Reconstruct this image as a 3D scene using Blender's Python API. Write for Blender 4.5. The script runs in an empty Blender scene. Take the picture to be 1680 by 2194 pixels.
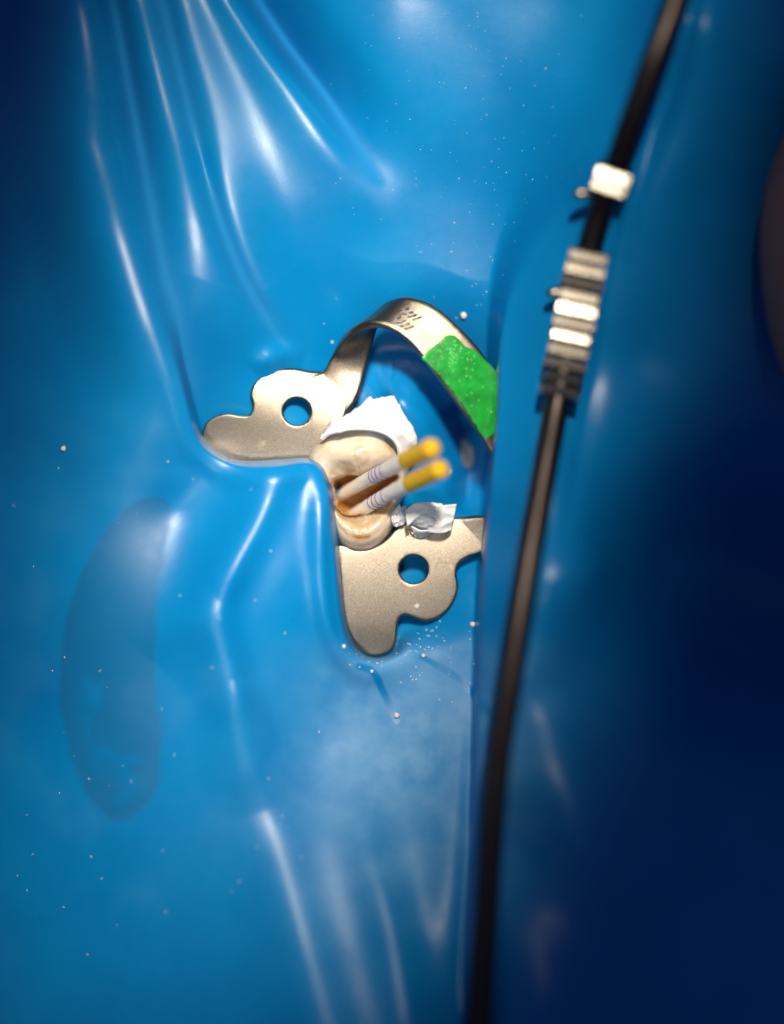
import bpy, bmesh, math, random
import numpy as np
from mathutils import Vector, Matrix, Quaternion, noise
from mathutils.geometry import delaunay_2d_cdt

# ------------------------------------------------------------------ scene, camera, light
# 1 scene unit = 1 cm.  x right, y up in the picture, z towards the camera.
random.seed(4)
rng = np.random.default_rng(4)
sc = bpy.context.scene
sc.unit_settings.scale_length = 0.01
CAM = 25.0
cam_d = bpy.data.cameras.new('camera')
cam_d.sensor_fit = 'VERTICAL'; cam_d.sensor_height = 36.0
cam_d.lens = 36.0 * CAM / 8.776
cam_d.clip_start = 0.5; cam_d.clip_end = 500
cam_d.dof.use_dof = True
cam_d.dof.focus_distance = CAM - 0.11
cam_d.dof.aperture_fstop = cam_d.lens * 0.001 / (2 * 1.18)
cam = bpy.data.objects.new('camera', cam_d)
sc.collection.objects.link(cam)
cam.location = (0, 0, CAM)
sc.camera = cam

world = bpy.data.worlds.new('World'); sc.world = world; world.use_nodes = True
wb = world.node_tree.nodes['Background']
wb.inputs[0].default_value = (0.34, 0.42, 1.0, 1); wb.inputs[1].default_value = 0.1

def spot(name, loc, aim, power, color, angle, blend, radius):
    d = bpy.data.lights.new(name, 'SPOT')
    d.energy = power; d.color = color; d.spot_size = math.radians(angle); d.spot_blend = blend
    d.shadow_soft_size = radius
    o = bpy.data.objects.new(name, d); sc.collection.objects.link(o)
    o.location = loc
    o.rotation_euler = (Vector(aim) - Vector(loc)).to_track_quat('-Z', 'Y').to_euler()
    return o
lamp = spot('operating_lamp', (1.5, 15.5, 35.2), (-0.62, 1.15, 0.0), 130000, (1.0, 0.90, 0.76), 21.0, 0.85, 2.0)
lamp.rotation_euler = (lamp.rotation_euler.to_quaternion() @ Quaternion((0, 0, 1), math.radians(-8))).to_euler()
lamp.scale = (0.295, 1.0, 1.0)     # the beam of a dental lamp is oblong
fill = spot('added_fill', (-4.0, -6.5, 30.0), (-0.3, 0.1, 0.0), 11000, (1.0, 0.96, 0.90), 7.0, 1.0, 1.2)  # added fill spot, no lamp seen there; brightens the shaded tape wad

vs = sc.view_settings
vs.view_transform = 'Standard'; vs.look = 'None'; vs.gamma = 1.0; vs.exposure = 0.0
vs.use_curve_mapping = False
sc.cycles.use_denoising = True

# ------------------------------------------------------------------ helpers
K = 250.0
def P(u, v, z):
    k = (CAM - z) / CAM
    return Vector(((u - 840) / K * k, (1097 - v) / K * k, z))

def link(name, me, mat=None, parent=None, smooth=True):
    o = bpy.data.objects.new(name, me); sc.collection.objects.link(o)
    if mat: me.materials.append(mat)
    if smooth:
        me.polygons.foreach_set('use_smooth', [True] * len(me.polygons))
    if parent: o.parent = parent
    return o
def mesh(name, verts, faces):
    me = bpy.data.meshes.new(name); me.from_pydata([tuple(v) for v in verts], [], faces); me.update()
    return me
def recenter(o):
    """put the origin of an object in the middle of its mesh"""
    me = o.data; n = len(me.vertices)
    co = np.empty(n * 3); me.vertices.foreach_get('co', co); co = co.reshape(-1, 3)
    c = co.mean(axis=0); me.vertices.foreach_set('co', (co - c).ravel()); me.update()
    o.location = Vector(o.location) + Vector(c)
def tag(o, label=None, cat=None, group=None, kind=None):
    if label: o['label'] = label
    if cat: o['category'] = cat
    if group: o['group'] = group
    if kind: o['kind'] = kind
    return o
def empty(name):
    o = bpy.data.objects.new(name, None); sc.collection.objects.link(o); o.empty_display_size = 0.2
    return o

def catmull(pts, n):
    """resample a polyline of tuples (any dimension) with n points per span"""
    p = np.array(pts, float); out = []
    q = np.vstack([2 * p[0] - p[1], p, 2 * p[-1] - p[-2]])
    for i in range(1, len(q) - 2):
        a, b, c, d = q[i - 1], q[i], q[i + 1], q[i + 2]
        for t in np.linspace(0, 1, n, endpoint=False):
            out.append(0.5 * (2 * b + (c - a) * t + (2 * a - 5 * b + 4 * c - d) * t * t + (3 * b - a - 3 * c + d) * t ** 3))
    out.append(p[-1])
    return np.array(out)
def closed_catmull(pts, n):
    p = np.array(pts, float); m = len(p); out = []
    for i in range(m):
        a, b, c, d = p[i - 1], p[i], p[(i + 1) % m], p[(i + 2) % m]
        for t in np.linspace(0, 1, n, endpoint=False):
            out.append(0.5 * (2 * b + (c - a) * t + (2 * a - 5 * b + 4 * c - d) * t * t + (3 * b - a - 3 * c + d) * t ** 3))
    return np.array(out)
def smooth(a, b, x):
    t = np.clip((x - a) / (b - a), 0, 1); return t * t * (3 - 2 * t)

def tps(points, lam=0.002):
    p = np.array(points, float); xy = p[:, :2] / 500.0; z = p[:, 2]; n = len(p)
    def phi(r2): return 0.5 * r2 * np.log(r2 + 1e-12)
    d2 = ((xy[:, None] - xy[None]) ** 2).sum(2)
    A = np.zeros((n + 3, n + 3)); A[:n, :n] = phi(d2) + lam * np.eye(n)
    A[:n, n] = 1; A[:n, n + 1:] = xy; A[n, :n] = 1; A[n + 1:, :n] = xy.T
    w = np.linalg.solve(A, np.concatenate([z, np.zeros(3)]))
    def f(U, V):
        x = U / 500.0; y = V / 500.0
        out = w[n] + w[n + 1] * x + w[n + 2] * y
        for i in range(n):
            out = out + w[i] * phi((x - xy[i, 0]) ** 2 + (y - xy[i, 1]) ** 2)
        return out
    return f
def poly_dist(U, V, line):
    """distance to a polyline, signed side, and the interpolated extra columns"""
    best = np.full(U.shape, 1e18); side = np.zeros(U.shape)
    ex = np.zeros(U.shape + (line.shape[1] - 2,))
    for a, b in zip(line[:-1], line[1:]):
        dx, dy = b[0] - a[0], b[1] - a[1]
        L2 = dx * dx + dy * dy + 1e-9
        t = np.clip(((U - a[0]) * dx + (V - a[1]) * dy) / L2, 0, 1)
        ex_u = U - a[0] - t * dx; ex_v = V - a[1] - t * dy
        d2 = ex_u ** 2 + ex_v ** 2
        m = d2 < best
        best = np.where(m, d2, best)
        side = np.where(m, np.sign(dx * (V - a[1]) - dy * (U - a[0])), side)
        if ex.shape[-1]:
            e = a[2:] + t[..., None] * (b[2:] - a[2:])
            ex = np.where(m[..., None], e, ex)
    return np.sqrt(best), side, ex
def in_poly(U, V, poly):
    c = np.zeros(U.shape, bool); n = len(poly)
    for i in range(n):
        x1, y1 = poly[i][:2]; x2, y2 = poly[(i + 1) % n][:2]
        if y1 == y2: continue
        c ^= ((y1 > V) != (y2 > V)) & (U < (x2 - x1) * (V - y1) / (y2 - y1) + x1)
    return c

# ------------------------------------------------------------------ materials
def mat(name):
    m = bpy.data.materials.new(name); m.use_nodes = True
    nt = m.node_tree; b = nt.nodes['Principled BSDF']
    return m, nt, b
def N(nt, kind, **kw):
    n = nt.nodes.new(kind)
    for k, v in kw.items(): setattr(n, k, v)
    return n
def noise_tex(nt, scale, detail=4, rough=0.55):
    tc = N(nt, 'ShaderNodeTexCoord'); n = N(nt, 'ShaderNodeTexNoise')
    n.inputs['Scale'].default_value = scale; n.inputs['Detail'].default_value = detail
    n.inputs['Roughness'].default_value = rough
    nt.links.new(tc.outputs['Object'], n.inputs['Vector'])
    return n
def ramp(nt, src, stops):
    r = N(nt, 'ShaderNodeValToRGB'); e = r.color_ramp.elements
    while len(e) < len(stops): e.new(0.5)
    for el, (p, c) in zip(e, stops):
        el.position = p; el.color = tuple(c) + (1,) if len(c) == 3 else c
    nt.links.new(src, r.inputs[0]); return r
def mixc(nt, fac, a, b):
    m = N(nt, 'ShaderNodeMix', data_type='RGBA')
    if isinstance(fac, float): m.inputs[0].default_value = fac
    else: nt.links.new(fac, m.inputs[0])
    for i, c in ((6, a), (7, b)):
        if isinstance(c, tuple): m.inputs[i].default_value = c + (1,)
        else: nt.links.new(c, m.inputs[i])
    return m.outputs[2]
def bump(nt, b, src, strength, dist):
    n = N(nt, 'ShaderNodeBump'); n.inputs['Strength'].default_value = strength
    n.inputs['Distance'].default_value = dist
    nt.links.new(src, n.inputs['Height']); nt.links.new(n.outputs[0], b.inputs['Normal'])
    return n

def make_dam_mat():
    m, nt, b = mat('blue_latex')
    n1 = noise_tex(nt, 0.8, 3); n2 = noise_tex(nt, 9, 5, 0.65)
    c1 = ramp(nt, n1.outputs[0], [(0.3, (0.0005, 0.190, 0.49)), (0.7, (0.0008, 0.240, 0.56))])
    st = N(nt, 'ShaderNodeAttribute', attribute_name='stain')
    pw = N(nt, 'ShaderNodeAttribute', attribute_name='powder')
    # dried saliva film
    c2 = mixc(nt, st.outputs['Fac'], c1.outputs[0], (0.004, 0.125, 0.30))
    # dust film, patchy
    pm = N(nt, 'ShaderNodeMath', operation='MULTIPLY')
    n5 = noise_tex(nt, 3.2, 6, 0.6)
    pr = ramp(nt, n5.outputs[0], [(0.35, (0.35,) * 3), (0.65, (1,) * 3)])
    nt.links.new(pw.outputs['Fac'], pm.inputs[0]); nt.links.new(pr.outputs[0], pm.inputs[1])
    c3 = mixc(nt, pm.outputs[0], c2, (0.22, 0.44, 0.66))
    nt.links.new(c3, b.inputs['Base Color'])
    rr = ramp(nt, n2.outputs[0], [(0.3, (0.27,) * 3), (0.7, (0.34,) * 3)])
    rp = N(nt, 'ShaderNodeMath', operation='MULTIPLY_ADD'); rp.inputs[1].default_value = 0.55
    sr = N(nt, 'ShaderNodeMath', operation='MULTIPLY_ADD'); sr.inputs[1].default_value = 0.4
    mt = N(nt, 'ShaderNodeAttribute', attribute_name='matte'); ad = N(nt, 'ShaderNodeMath', operation='ADD')
    nt.links.new(mt.outputs['Fac'], ad.inputs[0]); nt.links.new(pw.outputs['Fac'], ad.inputs[1])
    nt.links.new(st.outputs['Fac'], sr.inputs[0]); nt.links.new(ad.outputs[0], sr.inputs[2]); nt.links.new(sr.outputs[0], rp.inputs[0]); nt.links.new(rr.outputs[0], rp.inputs[2]); nt.links.new(rp.outputs[0], b.inputs['Roughness'])
    b.inputs['IOR'].default_value = 1.5
    b.inputs['Specular IOR Level'].default_value = 0.42
    b.inputs['Coat Weight'].default_value = 0.0
    b.inputs['Coat Roughness'].default_value = 0.22
    n3 = noise_tex(nt, 120, 3)
    bump(nt, b, n3.outputs[0], 0.16, 0.008)
    return m
M = {}
M['dam'] = make_dam_mat()

def make_metal(name, col, rough, sparkle=True, dirt=None):
    m, nt, b = mat(name)
    b.inputs['Metallic'].default_value = 1.0
    n1 = noise_tex(nt, 5, 5)
    c = ramp(nt, n1.outputs[0], [(0.3, tuple(x * 0.86 for x in col)), (0.75, col)])
    src = c.outputs[0]
    if dirt:
        n2 = noise_tex(nt, 7.5, 4); r2 = ramp(nt, n2.outputs[0], [(0.66, (0, 0, 0)), (0.76, (1, 1, 1))])
        src = mixc(nt, r2.outputs[0], src, dirt)
    nt.links.new(src, b.inputs['Base Color'])
    b.inputs['Roughness'].default_value = rough
    if sparkle:
        n4 = noise_tex(nt, 110, 2, 0.7); r4 = ramp(nt, n4.outputs[0], [(0.35, (0.62, 0.60, 0.58)), (0.68, (1.25, 1.22, 1.18))])
        mm = N(nt, 'ShaderNodeMix', data_type='RGBA', blend_type='MULTIPLY'); mm.inputs[0].default_value = 1.0
        nt.links.new(src, mm.inputs[6]); nt.links.new(r4.outputs[0], mm.inputs[7]); nt.links.new(mm.outputs[2], b.inputs['Base Color'])
        n3 = noise_tex(nt, 150, 2, 0.7)
        bump(nt, b, n3.outputs[0], 0.4, 0.005)
    return m
M['clamp'] = make_metal('sandblasted_steel', (0.32, 0.28, 0.225), 0.29, True, (0.50, 0.42, 0.28))
M['mark'] = make_metal('stamped_steel', (0.80, 0.74, 0.66), 0.30, False)
M['wire'] = make_metal('dark_wire', (0.075, 0.060, 0.052), 0.38, False)
M['bead'] = make_metal('polished_steel', (0.34, 0.305, 0.245), 0.24, False)

def simple(name, col, rough, spec=0.5, var=0.85, scale=6, sss=None, bmp=None):
    m, nt, b = mat(name)
    n1 = noise_tex(nt, scale, 5)
    c = ramp(nt, n1.outputs[0], [(0.3, tuple(x * var for x in col)), (0.7, col)])
    nt.links.new(c.outputs[0], b.inputs['Base Color'])
    b.inputs['Roughness'].default_value = rough
    b.inputs['Specular IOR Level'].default_value = spec
    if sss:
        b.inputs['Subsurface Weight'].default_value = sss[0]
        b.inputs['Subsurface Radius'].default_value = sss[1]
        b.inputs['Subsurface Scale'].default_value = sss[2]
    if bmp:
        n2 = noise_tex(nt, bmp[0], 4); bump(nt, b, n2.outputs[0], bmp[1], bmp[2])
    return m
M['teflon'] = simple('white_tape', (0.92, 0.91, 0.88), 0.42, 0.5, 0.97, 8, (0.25, (1, 0.9, 0.8), 0.03), (24, 0.25, 0.02))
M['paper'] = simple('white_paper', (0.86, 0.80, 0.70), 0.8, 0.3, 0.9, 14, None, (40, 0.4, 0.01))
M['yellow'] = simple('yellow_dye', (0.93, 0.54, 0.004), 0.55, 0.4, 0.92, 14, None, (40, 0.25, 0.01))
M['ring'] = simple('violet_ink', (0.26, 0.19, 0.38), 0.7, 0.3, 0.9, 20)
M['crumb'] = simple('white_crumb', (0.80, 0.78, 0.74), 0.6, 0.4, 0.85, 30)
M['flake'] = simple('grey_flake', (0.9, 0.88, 0.86), 0.45, 0.6, 0.5, 40, None, (60, 0.9, 0.03))
M['green'] = simple('green_paint', (0.010, 0.44, 0.045), 0.26, 0.5, 0.5, 9, None, (18, 0.2, 0.02))
M['bubble'] = simple('green_bubble', (0.10, 0.62, 0.13), 0.14, 0.8, 0.9, 9)
M['skin'] = simple('brown_skin', (0.55, 0.21, 0.12), 0.5, 0.4, 0.8, 2)

def make_enamel():
    m, nt, b = mat('enamel')
    n1 = noise_tex(nt, 4.5, 5)
    c = ramp(nt, n1.outputs[0], [(0.34, (0.56, 0.39, 0.21)), (0.5, (0.70, 0.56, 0.39)), (0.70, (0.80, 0.71, 0.57))])
    at = N(nt, 'ShaderNodeAttribute', attribute_name='stain')
    c2 = mixc(nt, at.outputs['Fac'], c.outputs[0], (0.42, 0.17, 0.035))
    at2 = N(nt, 'ShaderNodeAttribute', attribute_name='pale')
    c3 = mixc(nt, at2.outputs['Fac'], c2, (0.74, 0.67, 0.55))
    nt.links.new(c3, b.inputs['Base Color'])
    b.inputs['Roughness'].default_value = 0.16
    b.inputs['Coat Weight'].default_value = 1.0; b.inputs['Coat Roughness'].default_value = 0.06
    b.inputs['Subsurface Weight'].default_value = 0.6
    b.inputs['Subsurface Radius'].default_value = (1.0, 0.6, 0.3)
    b.inputs['Subsurface Scale'].default_value = 0.10
    n2 = noise_tex(nt, 16, 4); bump(nt, b, n2.outputs[0], 0.32, 0.025)
    return m
M['enamel'] = make_enamel()
def make_dentin():
    m, nt, b = mat('dentin')
    n1 = noise_tex(nt, 7, 5)
    c = ramp(nt, n1.outputs[0], [(0.3, (0.34, 0.15, 0.035)), (0.55, (0.58, 0.31, 0.10)), (0.75, (0.66, 0.42, 0.20))])
    nt.links.new(c.outputs[0], b.inputs['Base Color'])
    b.inputs['Roughness'].default_value = 0.4
    b.inputs['Subsurface Weight'].default_value = 0.2
    b.inputs['Subsurface Radius'].default_value = (1.0, 0.5, 0.2)
    b.inputs['Subsurface Scale'].default_value = 0.04
    n2 = noise_tex(nt, 18, 4); bump(nt, b, n2.outputs[0], 0.4, 0.02)
    return m
M['dentin'] = make_dentin()

# ------------------------------------------------------------------ the rubber sheet: height field
base_f = tps([
    (850, 0, .22), (1000, 0, .28), (1200, 0, .35), (640, 0, -.10), (450, 0, -.24), (300, 0, -.25), (150, 0, -.28), (170, 300, .02), (300, 300, .02), (0, 0, -1.1),
    (900, 300, .06), (1050, 300, .10), (1120, 500, .06), (900, 550, -.06), (740, 430, .05), (700, 650, -.08), (560, 560, .12), (440, 350, .08),
    (0, 500, -.7), (190, 500, .20), (300, 700, .42), (0, 1000, -.40), (0, 1500, -.15), (320, 930, .42), (250, 1010, .36), (150, 1200, .25),
    (380, 1090, .27), (470, 1020, .30), (600, 1050, .40), (680, 1060, .32), (600, 1250, .46), (695, 1250, .34), (480, 1250, .46),
    (300, 1400, .40), (450, 1600, .46), (700, 1450, .22), (690, 1600, .22), (850, 1450, .08), (950, 1430, .06), (1030, 1350, .1),
    (0, 2194, .15), (300, 2194, .60), (640, 2194, .95), (880, 2194, .95), (1050, 2194, .95), (700, 1800, .48), (560, 1800, .46), (950, 1800, .46),
    (300, 1800, .42), (0, 1800, .0), (1050, 800, .05), (1050, 1000, .0), (850, 900, .0), (1060, 1200, .08),
    (-500, -500, -2.0), (-500, 1000, -.8), (-500, 2700, .2), (800, 2700, 2.0), (800, -500, .4), (1300, 1000, .4), (1300, 2200, 1.0), (1300, 300, .6)])
depth_f = tps([
    (430, 935, .52), (480, 890, .46), (400, 830, .32), (375, 720, .10), (345, 560, .0), (500, 700, .06), (600, 600, .0), (520, 850, .34), (600, 700, .06),
    (640, 882, .34), (700, 750, .22), (800, 760, .42), (780, 700, .22), (850, 650, .10), (880, 560, 0), (700, 500, 0), (500, 450, 0),
    (900, 760, .42), (960, 830, .48), (1010, 920, .5), (850, 860, .30), (920, 960, .32), (960, 1040, .34), (1020, 1020, .5), (1010, 1090, .45),
    (1060, 700, .10), (1000, 620, .02), (1100, 560, 0), (1100, 900, .35), (1100, 1150, .3), (780, 1060, .62), (700, 1000, .62), (730, 1100, .68),
    (740, 1250, .58), (760, 1380, .36), (800, 1402, .34), (850, 1380, .30), (870, 1320, .34), (930, 1330, .20), (990, 1270, .14), (960, 1380, .05),
    (1050, 1260, .12), (1050, 1400, 0), (900, 1460, 0), (800, 1500, 0), (700, 1500, 0), (886, 1220, .42), (520, 990, .5), (650, 985, .45),
    (400, 1100, .2), (500, 1300, .2), (200, 900, 0), (200, 500, 0), (1200, 1400, 0), (1250, 900, .1), (1250, 500, 0)], 0.0005)
LIP = catmull([  # u, v, half blend width of the step
    (335, 480, 70, 0), (350, 600, 40, .2), (372, 715, 16, .6), (400, 830, 10, 1), (428, 930, 10, 1), (468, 972, 10, 1), (520, 991, 10, 1),
    (600, 990, 10, 1), (655, 983, 10, 1), (690, 994, 13, 1), (709, 1030, 15, 1), (719, 1090, 14, 1), (726, 1180, 12, 1), (734, 1280, 11, 1), (744, 1350, 10, 1),
    (764, 1394, 7, 1), (803, 1413, 7, .8), (848, 1400, 9, .5), (880, 1372, 25, .3), (950, 1378, 50, 0), (1040, 1390, 80, 0), (1150, 1400, 90, 0)], 5)
LIP_POLY = [tuple(p[:2]) for p in LIP] + [(1500, 1400), (1500, 200), (335, 200)]
right_f = tps([
    (1440, 23, 1.60), (1308, 386, 1.22), (1230, 700, .92), (1169, 998, 1.18), (1129, 1226, 1.50), (1092, 1455, 1.28), (1061, 1683, 1.38), (1041, 1969, 1.5), (1024, 2194, 1.6),
    (1380, 0, 1.0), (1290, 160, .75), (1180, 400, .62), (1080, 640, .48), (1060, 900, .50), (1035, 1150, .7), (1020, 1450, .75), (1010, 1800, .85), (1000, 2194, 1.2),
    (1480, 420, 1.0), (1680, 500, .6), (1370, 760, .55), (1420, 950, .4), (1680, 900, .4), (1430, 1200, -.8), (1680, 1330, -1.5), (1270, 1230, 1.35),
    (1170, 1480, 1.10), (1330, 1620, 1.10), (1480, 1600, .95), (1680, 1750, 1.1), (1290, 1950, 1.5), (1680, 2194, 1.5), (1300, 2250, 1.9), (1600, 0, 1.2), (1680, 0, .9),
    (2200, 300, .2), (2200, 1200, .0), (2200, 2500, 1.0), (1300, 2700, 2.1), (1500, -500, 1.3), (2200, -500, .5), (800, 2700, 1.42), (1000, -500, .8), (900, 1000, .8)], 0.004)
REDGE = catmull([
    (1500, -520, 160), (1420, -160, 150), (1350, 60, 120), (1240, 260, 95), (1150, 430, 60), (1085, 580, 32), (1060, 720, 18), (1056, 900, 12), (1043, 1060, 10), (1032, 1200, 9),
    (1022, 1400, 9), (1016, 1650, 10), (1008, 1900, 14), (1000, 2194, 24), (985, 2720, 40)], 5)
R_POLY = [tuple(p[:2]) for p in REDGE] + [(4000, 2720), (4000, -520)]

RIDGES = [   # points (u, v, amplitude, width on the left, width on the right) walking down the list
    # small dimples
    [(545, 800, .0, 22, 22), (575, 775, .06, 22, 22), (610, 762, .05, 20, 20), (650, 775, 0, 20, 20)],
    # flap over the neighbouring tooth and the folds below it
    [(640, 990, .0, 40, 30), (585, 1040, .06, 46, 34), (548, 1120, .10, 50, 34), (500, 1210, .13, 52, 34), (470, 1290, .13, 50, 32), (478, 1390, .14, 50, 34), (505, 1490, .16, 52, 36),
     (525, 1590, .09, 56, 46), (560, 1740, 0, 60, 50)],
    [(985, 1400, 0, 50, 40), (980, 1550, .05, 50, 30), (975, 1700, .10, 50, 26), (965, 1900, .10, 46, 34), (950, 2194, .0, 50, 40)],
    [(470, 1290, 0, 50, 40), (400, 1340, .06, 46, 40), (330, 1420, 0, 60, 60)],
    [(430, 1000, 0, 40, 40), (350, 1035, .02, 40, 36), (290, 1050, 0, 50, 50)],
    [(720, 1020, 0, 30, 30), (690, 1100, .05, 26, 14), (690, 1250, .06, 24, 14), (715, 1370, .05, 24, 14), (790, 1440, .04, 24, 20), (900, 1420, .0, 24, 24)],
    # dome of rubber behind the tooth, with the crease round it
    [(770, 900, 0, 40, 40), (815, 840, .10, 50, 55), (860, 845, .26, 52, 52), (900, 900, .25, 60, 52), (930, 980, .12, 60, 44), (940, 1050, .07, 60, 40), (930, 1100, 0, 40, 40)],
    [(900, 800, 0, 30, 30), (975, 880, -.08, 34, 30), (1003, 960, -.14, 26, 22), (1000, 1060, -.12, 22, 22), (985, 1100, 0, 22, 22)],
    # slight swellings of the upper field
]
PEAKS = [    # tent-like folds of the lower part, with creases between them
    [(488, 1460, 0, 70, 60), (520, 1580, .09, 90, 70), (538, 1650, .135, 105, 84), (555, 1710, .15, 120, 95), (600, 1870, .20, 130, 100), (645, 2030, .24, 140, 105), (692, 2194, .27, 150, 110), (845, 2720, .33, 130, 90)],
    [(700, 1600, 0, 60, 60), (760, 1750, .04, 66, 56), (802, 1860, .13, 70, 58), (836, 1980, .19, 74, 62), (876, 2194, .23, 80, 66), (968, 2720, .23, 80, 66)],
]
RIGHT_RIDGES = [
    [(1120, 1230, 0, 60, 60), (1158, 1430, .14, 80, 80), (1200, 1600, .20, 90, 86), (1240, 1780, .20, 90, 86), (1275, 1920, .12, 86, 80), (1310, 2060, 0, 60, 66)],
    [(1540, -200, .08, 80, 90), (1500, 20, .08, 80, 90), (1445, 190, .07, 75, 85), (1390, 370, .05, 70, 80), (1330, 560, 0, 50, 60)],
    [(1520, -300, -.2, 40, 40), (1465, 100, -.2, 40, 40), (1390, 320, -.2, 45, 45), (1310, 620, -.10, 50, 60), (1255, 900, -.10, 50, 60), (1215, 1120, -.05, 50, 60), (1180, 1300, 0, 50, 60)],
]
def ridge_sum(U, V, ridges, gain=1.0, wide=1.0, peaked=False):
    tot = np.zeros(U.shape)
    for r in ridges:
        L = catmull(r, 5)
        lo, hi = L[:, :2].min(0) - 420, L[:, :2].max(0) + 420
        m = (U > lo[0]) & (U < hi[0]) & (V > lo[1]) & (V < hi[1])
        if not m.any(): continue
        d, s, e = poly_dist(U[m], V[m], L)
        # side > 0 : right hand of the direction of travel when walking down the picture is -u
        k = smooth(-18, 18, d * s)
        w = e[:, 1] * (1 - k) + e[:, 2] * k if False else e[:, 2] * (1 - k) + e[:, 1] * k
        x = d / (w * wide)
        # ridges are round, valleys pinch to a crease
        tot[m] += gain * e[:, 0] * np.where(e[:, 0] >= 0, np.exp(-(np.sqrt(x * x + .30) - .548) * 1.35) if peaked else np.exp(-x ** 2), np.exp(-(np.sqrt(x * x + .03) - .173) * 1.35))
    return tot
# the fan of folds that runs up and left from the clamp: ridges and creases as lines u(v) with their heights
FV = np.array([0, 100, 200, 300, 400, 500, 600, 700, 800, 900, 1000], float)
FAN = [  # kind, positions, heights
    ('f', [-60, -45, -30, -10, 15, 40, 70, 105, 150, 200, 250], [-.25, -.25, -.24, -.22, -.2, -.18, -.15, -.1, -.06, 0, 0]),
    ('r', [130, 145, 160, 177, 200, 225, 252, 285, 325, 370, 420], [.22, .22, .22, .21, .20, .18, .16, .13, .09, .03, 0]),
    ('c', [245, 265, 282, 300, 318, 335, 352, 375, 400, 428, 460], [-.18, -.18, -.17, -.16, -.14, -.12, -.09, -.06, -.02, 0, 0]),
    ('r', [300, 325, 350, 376, 405, 437, 475, 522, 575, 620, 660], [.20, .20, .19, .18, .16, .13, .10, .06, .02, 0, 0]),
    ('c', [350, 372, 396, 421, 448, 481, 522, 580, 640, 690, 730], [.04, .04, .03, .01, -.01, -.02, -.02, -.01, 0, 0, 0]),
    ('r', [390, 420, 450, 470, 487, 517, 568, 650, 715, 760, 800], [.22, .21, .19, .16, .14, .12, .10, .08, .02, 0, 0]),
    ('f', [440, 485, 535, 580, 620, 660, 705, 760, 800, 840, 880], [.17, .16, .13, .09, .04, .01, 0, 0, 0, 0, 0]),
    ('r', [480, 545, 612, 672, 725, 770, 810, 850, 890, 930, 970], [.21, .20, .17, .12, .04, 0, 0, 0, 0, 0, 0]),
    ('c', [548, 615, 690, 755, 810, 850, 890, 930, 970, 1000, 1040], [-.42, -.38, -.28, -.13, -.01, 0, 0, 0, 0, 0, 0]),
    ('r', [720, 800, 875, 940, 990, 1020, 1050, 1080, 1100, 1120, 1140], [.12, .11, .08, .04, 0, 0, 0, 0, 0, 0, 0]),
    ('f', [960, 1040, 1100, 1150, 1180, 1210, 1230, 1250, 1270, 1290, 1310], [0, 0, 0, 0, 0, 0, 0, 0, 0, 0, 0]),
]
def fan_height(U, V, gain=0.85):
    # soft creases: average over a few millimetre fractions
    ws = [(-16, .4), (-10, .8), (-5, 1.0), (0, 1.1), (5, 1.0), (10, .8), (16, .4)]
    return sum(w * fan_raw(U + d, V, gain) for d, w in ws) / sum(w for _, w in ws)
def fan_raw(U, V, gain):
    vs2 = catmull([(x,) for x in FV], 8)[:, 0]
    tab = []
    for kd, uu, hh in FAN:
        d = catmull(list(zip(uu, hh)), 8)
        vv = np.clip(V, FV[0], FV[-1])
        u = np.interp(vv, vs2, d[:, 0]) + 0.34 * np.minimum(V, 0) - 0.45 * 0 * np.maximum(V - FV[-1], 0)
        tab.append((kd, u, np.interp(vv, vs2, d[:, 1])))
    out = np.where(U < tab[0][1], tab[0][2], 0.0)
    for (k0, u0, h0), (k1, u1, h1) in zip(tab[:-1], tab[1:]):
        t = np.clip((U - u0) / (u1 - u0), 0, 1)
        if k0 == 'c': w = 1 - (1 - t) ** 2.2
        elif k1 == 'c': w = t ** 2.2
        else: w = t * t * (3 - 2 * t)
        m = (U >= u0) & (U < u1)
        out = np.where(m, h0 + (h1 - h0) * w, out)
    return out * gain
def dam_height(U, V):
    U = np.asarray(U, float); V = np.asarray(V, float)
    z = base_f(U, V) + fan_height(U, V) + ridge_sum(U, V, RIDGES, 1.0, 1.2) + ridge_sum(U, V, PEAKS, 1.0, 1.0, True)
    # the step down into the pocket
    d, s, e = poly_dist(U, V, LIP)
    sd = np.where(in_poly(U, V, LIP_POLY), d, -d)
    w = smooth(-1.0, 1.0, sd / e[..., 0])
    dep = np.clip(depth_f(U, V), 0, .8) * smooth(260, 500, V)
    z = z - dep * w
    z = z + 0.03 * e[..., 1] * np.exp(-((sd + 30) / 26.0) ** 2)
    # the part lifted up to the wire frame
    d2, s2, e2 = poly_dist(U, V, REDGE)
    sd2 = np.where(in_poly(U, V, R_POLY), d2, -d2)
    w2 = smooth(-1.0, 1.0, sd2 / e2[..., 0])
    zr = np.clip(right_f(U, V) * 0.79, -1.6, 4.2) + ridge_sum(U, V, RIGHT_RIDGES)
    return z * (1 - w2) + zr * w2
def zdam(u, v): return float(dam_height(np.array([u]), np.array([v]))[0])

def axis_lines(lo, a, b, hi, flo, fhi, fine, mid, coarse):
    return np.concatenate([np.arange(lo, flo, coarse), np.arange(flo, a, mid), np.arange(a, b, fine), np.arange(b, fhi, mid), np.arange(fhi, hi + 1, coarse)])
ul = axis_lines(-520, 380, 1100, 2200, -30, 1710, 3.6, 7.5, 35)
vl = axis_lines(-520, 540, 1460, 2720, -30, 2225, 3.6, 7.5, 35)
U, V = np.meshgrid(ul, vl)
Z = dam_height(U, V)
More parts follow.
